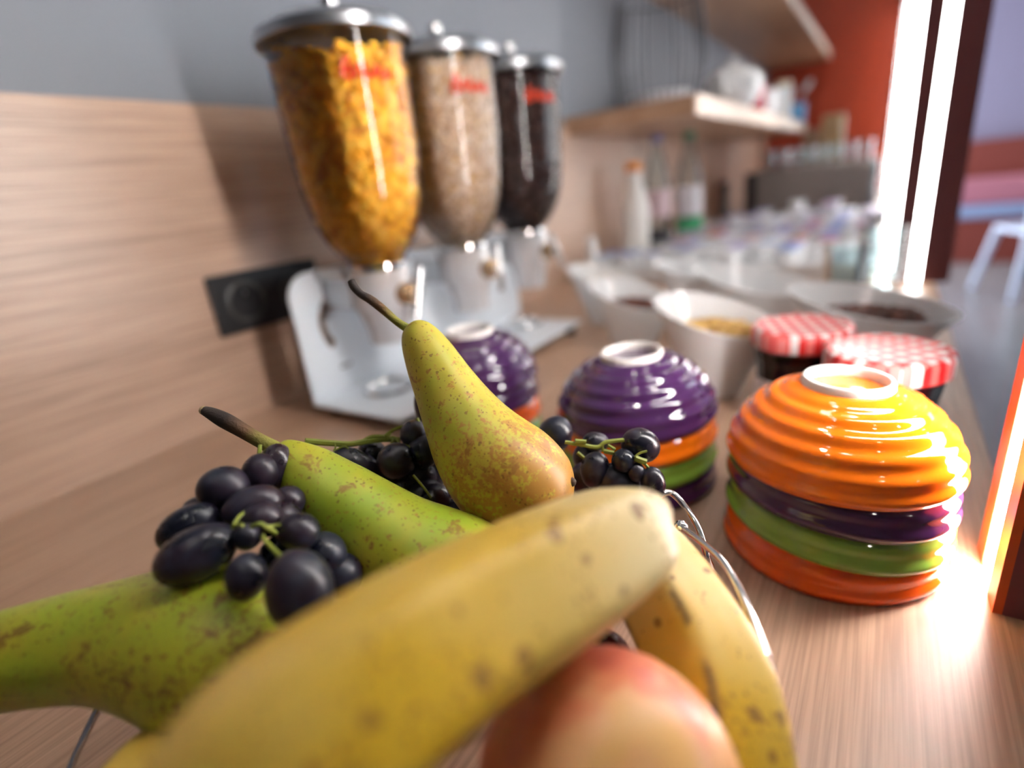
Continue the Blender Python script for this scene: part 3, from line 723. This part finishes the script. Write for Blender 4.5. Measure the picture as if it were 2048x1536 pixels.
def chair(x, y, rz, label):
    r = empty('dining_chair', (x, y, ZF), label, 'chair', 'white dining chairs'); r.rotation_euler.z = rz
    b = MB().box((-.22, -.22, .46), (.22, .22, .50)).build('seat', M['chairw'], r, False); bevel(b, .015, 3)
    mb = MB(); n = 12
    for i in range(n+1):
        a = -.95+1.9*i/n; x_ = .24*math.sin(a)*1.05; y_ = -.24*math.cos(a)+.02
        for z, k in ((.74, 1.0), (.95, 1.03)): mb.v += [Vector((x_*k, y_*k, z)), Vector((x_*k*.9, y_*k*.9, z))]
    for i in range(n):
        q_ = 4*i; mb.f += [[q_, q_+4, q_+6, q_+2], [q_+1, q_+3, q_+7, q_+5], [q_+2, q_+6, q_+7, q_+3], [q_, q_+1, q_+5, q_+4]]
    mb.f += [[0, 2, 3, 1], [4*n, 4*n+1, 4*n+3, 4*n+2]]
    mb.build('backrest', M['chairw'], r)
    for sx in (-1, 1):
        MB().tube([(sx*.27, .27, 0), (sx*.20, .19, .47)], [.020, .028], 12, 3).build('leg', M['chairw'], r)
        MB().tube([(sx*.28, -.28, 0), (sx*.21, -.21, .47), (sx*.20, -.17, .78)], [.020, .030, .024], 12, 4).build('leg', M['chairw'], r)
    b = MB().box((-.20, -.215, .14), (.20, -.19, .45)).build('back_panel', M['dark'], r, False)
    return r
chair(1.00, 5.55, .35, 'white dining chair with curved backrest facing the table')

# ceiling downlights
for (x, y) in [(-.15, -.5), (-.15, .35), (-.15, 1.2), (-.15, 2.05), (-.15, 2.9), (1.4, -.6), (1.4, .9), (1.4, 2.4), (1.4, 3.9), (2.9, .1), (2.9, 1.6), (2.9, 3.1), (1.4, 5.4), (2.9, 5.4)]:
    r = empty('ceiling_downlight', (x, y, ZC), 'small round ceiling downlight', 'light', 'ceiling downlights')
    MB().lathe([(.040, 0), (.052, 0), (.052, -.006), (.040, -.006), (.040, 0)], 24).build('trim_ring', M['white'], r)
    MB().lathe([(.0001, -.003), (.039, -.003)], 24).build('lamp_disc', M['down'], r)

# ------------------------------------------------------------------ fruit basket
BC = Vector((-.128, .118, 0))
bk_ = empty('fruit_basket', BC, 'chrome wire fruit basket with ball tipped wires, heaped with fruit', 'basket')
def wire(pts, ballp=None, rad=.0016):
    mb = MB().tube([Vector(p)-BC for p in pts], rad, 10, 8); o = mb.build('wire', M['chrome'], bk_)
    if ballp is not None: MB().ball(Vector(ballp)-BC, .0032, 14, 10).build('ball_tip', M['chrome'], o)
def hoop(r, z): MB().tube([(r*math.cos(2*PI*j/40), r*math.sin(2*PI*j/40), z) for j in range(41)], .0018, 8, 1).build('base_hoop', M['chrome'], bk_)
hoop(.070, .0022); hoop(.045, .006)
def bq(th, r, z): return BC+Vector((r*math.cos(math.radians(th)), r*math.sin(math.radians(th)), z))
w1 = [atz(1362, 1054, .087), atz(1450, 1130, .090), atz(1520, 1280, .086), atz(1550, 1400, .080), atz(1535, 1490, .066)]
wire(w1+[bq(-30, .105, .030), bq(-55, .070, .0022)], w1[0])
w2 = [atz(1300, 1010, .088), atz(1340, 985, .088), atz(1388, 1040, .082), atz(1412, 1110, .070), atz(1420, 1175, .050)]
wire(w2+[bq(28, .088, .020), bq(12, .070, .0022)], w2[0])
for th in (96, 132, 168, 258, 294):
    p = [bq(th, .118, .082), bq(th-14, .128, .070), bq(th-30, .124, .048), bq(th-46, .100, .020), bq(th-58, .070, .0022)]
    if th == 168: p = [atz(238, 1345, .064), atz(205, 1400, .060), atz(170, 1470, .052), atz(140, 1536, .043), atz(118, 1620, .033), bq(238, .105, .014), bq(248, .070, .0022)]
    wire(p, p[0])

def pxtube(name, m_, rows, label, cat, n=40, sub=6, cross=None, ridge=None, group=None):
    pts = [P(a, b_, d) for a, b_, r, d in rows]; rad = [r*d/F for a, b_, r, d in rows]
    e = empty(name, pts[len(pts)//2], label, cat, group)
    mb = MB().tube(pts, rad, n, sub, cross, ridge); mb.v = [p-e.location for p in mb.v]
    o = mb.build('flesh' if cat == 'pear' else 'peel', m_, e)
    return e
def pear_stem(e, rows, tip):
    pts = [P(a, b_, d)-e.location for a, b_, r, d in rows]; rad = [r*d/F for a, b_, r, d in rows]
    mb = MB().tube(pts, rad, 14, 5); o = mb.build('stalk', M['stem'], e)
    if tip: MB().ball(pts[-1], rad[-1]*1.05, 10, 8).build('stalk_tip', M['stemtip'], o)
def lump(amp, fr, seed):
    def c(a, t): return 1+amp*(noise.noise(Vector((math.cos(a)*fr+seed, math.sin(a)*fr, t*fr*2)))) * math.sin(PI*min(1, max(0, t)))
    return c
p1 = pxtube('pear', M['pear1'], [(822, 648, 3, .2625), (827, 655, 24, .262), (839, 675, 39, .261), (860, 714, 51, .260), (887, 766, 62, .258), (917, 822, 77, .256), (947, 872, 94, .254), (978, 913, 107, .252), (1012, 948, 114, .250), (1050, 979, 111, .249), (1084, 1003, 99, .2485), (1110, 1020, 74, .248), (1126, 1030, 40, .2475), (1132, 1034, 5, .247)],
            'yellow russet pear standing upright with a long dark stalk, stalk highest', 'pear', 56, 6, lump(.05, 1.3, 3), None, 'pears in the fruit basket')
pear_stem(p1, [(836, 668, 12, .261), (812, 655, 9, .262), (790, 640, 8, .263), (765, 618, 9, .264), (742, 600, 9, .265), (722, 588, 8, .2655), (709, 574, 9, .266), (703, 562, 8, .2665)], False)
MB().ball(P(1143, 964, .2400)-Vector(p1.location), .0022, 10, 8).build('calyx', M['calyx'], p1)
p2 = pxtube('pear', M['pear2'], [(548, 902, 4, .236), (555, 907, 26, .236), (573, 917, 42, .2355), (612, 948, 62, .235), (665, 994, 79, .234), (730, 1042, 90, .232), (795, 1087, 102, .230), (860, 1122, 114, .228), (920, 1150, 119, .226), (975, 1170, 108, .224), (1018, 1182, 78, .223), (1040, 1187, 12, .222)],
            'smooth green pear lying on the dark grapes, stalk to the left', 'pear', 56, 6, lump(.05, 1.2, 8), None, 'pears in the fruit basket')
pear_stem(p2, [(590, 925, 18, .2355), (568, 908, 17, .236), (540, 892, 15, .237), (512, 877, 14, .238), (480, 858, 15, .239), (450, 841, 16, .240), (425, 828, 13, .241), (408, 821, 9, .242)], True)
p3 = pxtube('pear', M['pear3'], [(-205, 1362, 5, .199), (-190, 1358, 45, .199), (-150, 1352, 70, .199), (-80, 1340, 88, .199), (0, 1322, 96, .199), (100, 1300, 102, .199), (200, 1284, 110, .199), (300, 1280, 132, .199), (400, 1290, 160, .199), (480, 1305, 170, .199), (560, 1322, 160, .199), (620, 1335, 125, .199), (655, 1342, 70, .199), (670, 1345, 8, .199)],
            'mottled green pear lying under the grapes, neck pointing out of the basket', 'pear', 56, 6, lump(.06, 1.4, 15), None, 'pears in the fruit basket')

pear_stem(p3, [(-190, 1358, 16, .199), (-215, 1364, 13, .199), (-245, 1366, 12, .200), (-275, 1360, 13, .201)], False)
def ban_cross(a, t): return 1+.068*math.cos(5*a+.6)+.016*math.cos(10*a+1.2)
def ban_ridge(a, t):
    x = math.cos(5*a+.6); return max(0, (x-.93)/.07)*(1 if math.cos(a-2.2) > .2 else .15)
b1 = pxtube('banana', M['banana'], [(1328, 1066, 5, .1722), (1322, 1066, 44, .172), (1296, 1064, 82, .1705), (1250, 1078, 110, .166), (1168, 1124, 131, .155), (1050, 1190, 149, .140), (936, 1252, 163, .128), (796, 1345, 184, .1145), (660, 1450, 205, .105), (530, 1560, 214, .0985), (400, 1690, 190, .095), (330, 1770, 90, .094), (310, 1795, 30, .094)],
            'large yellow banana lying across the top of the fruit', 'banana', 50, 6, ban_cross, ban_ridge, 'bananas in the fruit basket')
b2 = pxtube('banana', M['banana'], [(1215, 1030, 5, .217), (1222, 1040, 40, .217), (1248, 1075, 74, .213), (1295, 1135, 90, .205), (1363, 1238, 101, .190), (1414, 1345, 114, .177), (1440, 1450, 122, .166), (1446, 1560, 126, .158), (1425, 1680, 112, .152), (1400, 1760, 50, .150), (1390, 1790, 20, .150)],
            'freckled yellow banana standing against the chrome wires beside the peach', 'banana', 50, 6, ban_cross, ban_ridge, 'bananas in the fruit basket')
b3 = pxtube('banana', M['banana'], [(470, 1470, 5, .20), (440, 1480, 40, .196), (380, 1500, 70, .185), (310, 1560, 88, .170), (270, 1650, 98, .158), (280, 1760, 90, .150), (310, 1830, 30, .147)],
            'banana low in the basket, under the mottled pear', 'banana', 40, 5, ban_cross, ban_ridge, 'bananas in the fruit basket')
# peach with a cleft
c = P(1215, 1580, .142); rp = 262*.142/F
mb = MB(); mb.ball((0, 0, 0), rp, 64, 40)
for p in mb.v:
    a = math.atan2(p.y, p.x); d = abs((a-.9+PI) % (2*PI)-PI); k = 1-.035*math.exp(-(d/.16)**2)
    t = p.z/rp; k *= 1-.10*math.exp(-((1-t)/.04)); p *= k
e = empty('peach', c, 'blushed orange peach in front, beside the freckled banana', 'peach'); mb.build('skin', M['peach'], e); e.rotation_euler = (2.3, .5, .4)
MB().tube([(0, 0, rp*.86), (.001, .001, rp*.95)], .0015, 8, 3).build('stalk', M['stem'], e)
def round_fruit(name, c, r, m_, label, cat):
    mb = MB(); mb.ball((0, 0, 0), r, 40, 26)
    for p in mb.v:
        t = p.z/r; p *= 1-.16*math.exp(-((1-t)/.06))-.08*math.exp(-((1+t)/.06))
    e = empty(name, c, label, cat); mb.build('skin', m_, e); MB().tube([(0, 0, r*.78), (.001, .001, r*.95), (.003, .002, r*1.05)], .0014, 8, 3).build('stalk', M['stem'], e)
round_fruit('apple', (-.138, .168, .0430), .0365, M['apple'], 'red apple low in the basket under the upright pear', 'apple')
round_fruit('apple', (-.170, .088, .0400), .0345, M['apple'], 'red apple low in the basket under the green pear', 'apple')
round_fruit('apple', (-.064, .060, .0340), .0310, M['apple'], 'red apple low in the basket under the peach', 'apple')
round_fruit('plum', P(1195, 1335, .205), .0145, M['plum'], 'dark plum peeping out between the peach and the banana', 'plum')

# ------------------------------------------------------------------ grapes
def bunch(label, rows, stems):
    c = P(rows[0][0], rows[0][1], rows[0][5]); e = empty('grape_bunch', c, label, 'grapes', 'bunches of dark grapes')
    for pts, r in stems: MB().tube([P(a, b_, d)-c for a, b_, d in pts], [r]*len(pts), 7, 5).build('stem', M['gstem'], e)
    for (x, y, a, b_, ang, d) in rows:
        ang = math.radians(ang); s = d/F
        ux = BAS @ Vector((math.cos(ang), math.sin(ang), .25)); ux.normalize()
        fw = BAS @ Vector((0, 0, 1)); uy = fw.cross(ux).normalized(); uz = ux.cross(uy)
        mn = min(a, b_)
        mb = MB().ball(P(x, y, d)-c, 1, 28, 18, (ux*a*s, uy*b_*s, uz*mn*s)); mb.build('grape', M['grape'], e)
bunch('dark grapes heaped left of the green pear, resting on the mottled pear',
      [(393, 1108, 82, 54, -27, .188), (447, 977, 50, 45, -10, .212), (506, 1012, 60, 40, -18, .205), (525, 1040, 42, 36, 0, .199), (376, 1054, 62, 42, -32, .200), (494, 1074, 27, 27, 0, .190), (597, 1063, 42, 38, 10, .196), (492, 1153, 40, 48, 5, .180), (600, 1182, 66, 84, -12, .172), (522, 944, 36, 38, 0, .222), (550, 938, 36, 52, 12, .228), (577, 1003, 32, 32, 0, .215), (565, 1040, 40, 36, 0, .208), (645, 1110, 48, 46, 20, .205), (400, 1022, 34, 30, 0, .215), (455, 1045, 45, 40, 0, .212), (560, 1110, 40, 40, 0, .200), (680, 1150, 44, 44, 0, .208), (610, 1010, 34, 32, 0, .226)],
      [([(464, 1056, .186), (474, 1050, .186), (486, 1050, .185)], .0007), ([(466, 1050, .187), (476, 1036, .190), (486, 1026, .194)], .0006), ([(502, 1054, .185), (520, 1048, .185), (532, 1054, .186), (552, 1066, .190)], .0008), ([(524, 1072, .184), (538, 1090, .182), (560, 1112, .176)], .0008), ([(528, 1054, .186), (545, 1052, .190), (562, 1050, .192)], .0006), ([(440, 1138, .186), (452, 1132, .186), (470, 1128, .182)], .0007), ([(520, 890, .226), (519, 905, .225), (518, 930, .224)], .0009)])
bunch('dark grapes on a long green stalk between the two whole pears',
      [(793, 922, 39, 37, 0, .272), (828, 868, 28, 29, 0, .280), (849, 903, 35, 34, 0, .277), (743, 906, 29, 27, 0, .285), (716, 938, 60, 36, 35, .275), (840, 950, 36, 32, 0, .285), (875, 882, 26, 32, 0, .290), (868, 935, 34, 40, 0, .292), (800, 975, 42, 36, 0, .282), (850, 990, 40, 34, 0, .280), (755, 965, 40, 36, 0, .282), (846, 822, 16, 40, -14, .300), (870, 1000, 34, 34, 0, .276), (915, 1030, 34, 34, 0, .276)],
      [([(610, 882, .262), (660, 886, .268), (700, 888, .274), (735, 882, .278), (770, 878, .280), (800, 880, .280)], .0016), ([(728, 882, .278), (745, 874, .279), (768, 874, .280)], .0014), ([(770, 872, .279), (790, 858, .279), (812, 851, .280)], .0009), ([(775, 880, .276), (785, 874, .276), (795, 880, .275), (797, 892, .274)], .0006), ([(782, 868, .276), (776, 873, .276), (786, 880, .275), (780, 890, .274)], .0006), ([(800, 888, .275), (815, 892, .273), (822, 896, .272)], .0007), ([(672, 900, .270), (690, 893, .271), (705, 908, .272)], .0005), ([(668, 884, .268), (671, 895, .268), (667, 902, .268)], .0005), ([(838, 845, .279), (834, 836, .279)], .0008), ([(866, 848, .275), (871, 862, .275), (876, 875, .275)], .0007), ([(826, 950, .262), (845, 972, .262), (862, 995, .262)], .0006)])
bunch('dark grapes hanging at the basket edge in front of the purple bowls',
      [(1190, 940, 30, 37, 8, .268), (1281, 891, 40, 35, 20, .272), (1247, 922, 24, 25, 0, .262), (1272, 944, 18, 20, 0, .260), (1306, 968, 25, 35, -6, .258), (1236, 966, 46, 40, 25, .268), (1192, 884, 28, 20, 10, .282), (1110, 868, 34, 38, 30, .292), (1166, 958, 26, 34, 0, .280), (1172, 915, 26, 30, 0, .290), (1275, 985, 34, 34, 0, .280), (1215, 1000, 36, 36, 0, .276)],
      [([(1130, 884, .266), (1160, 889, .266), (1195, 894, .266), (1212, 884, .266), (1248, 880, .266)], .0011), ([(1150, 882, .265), (1172, 884, .265)], .0013), ([(1204, 890, .266), (1206, 903, .266)], .0008), ([(1208, 902, .265), (1228, 906, .264)], .0012), ([(1216, 890, .266), (1230, 899, .264)], .0008), ([(1270, 916, .258), (1280, 920, .258), (1292, 924, .258)], .0016), ([(1270, 914, .258), (1280, 906, .258), (1294, 902, .258)], .0006), ([(1288, 926, .258), (1298, 936, .258)], .0007), ([(1155, 905, .270), (1168, 916, .270)], .0009)])
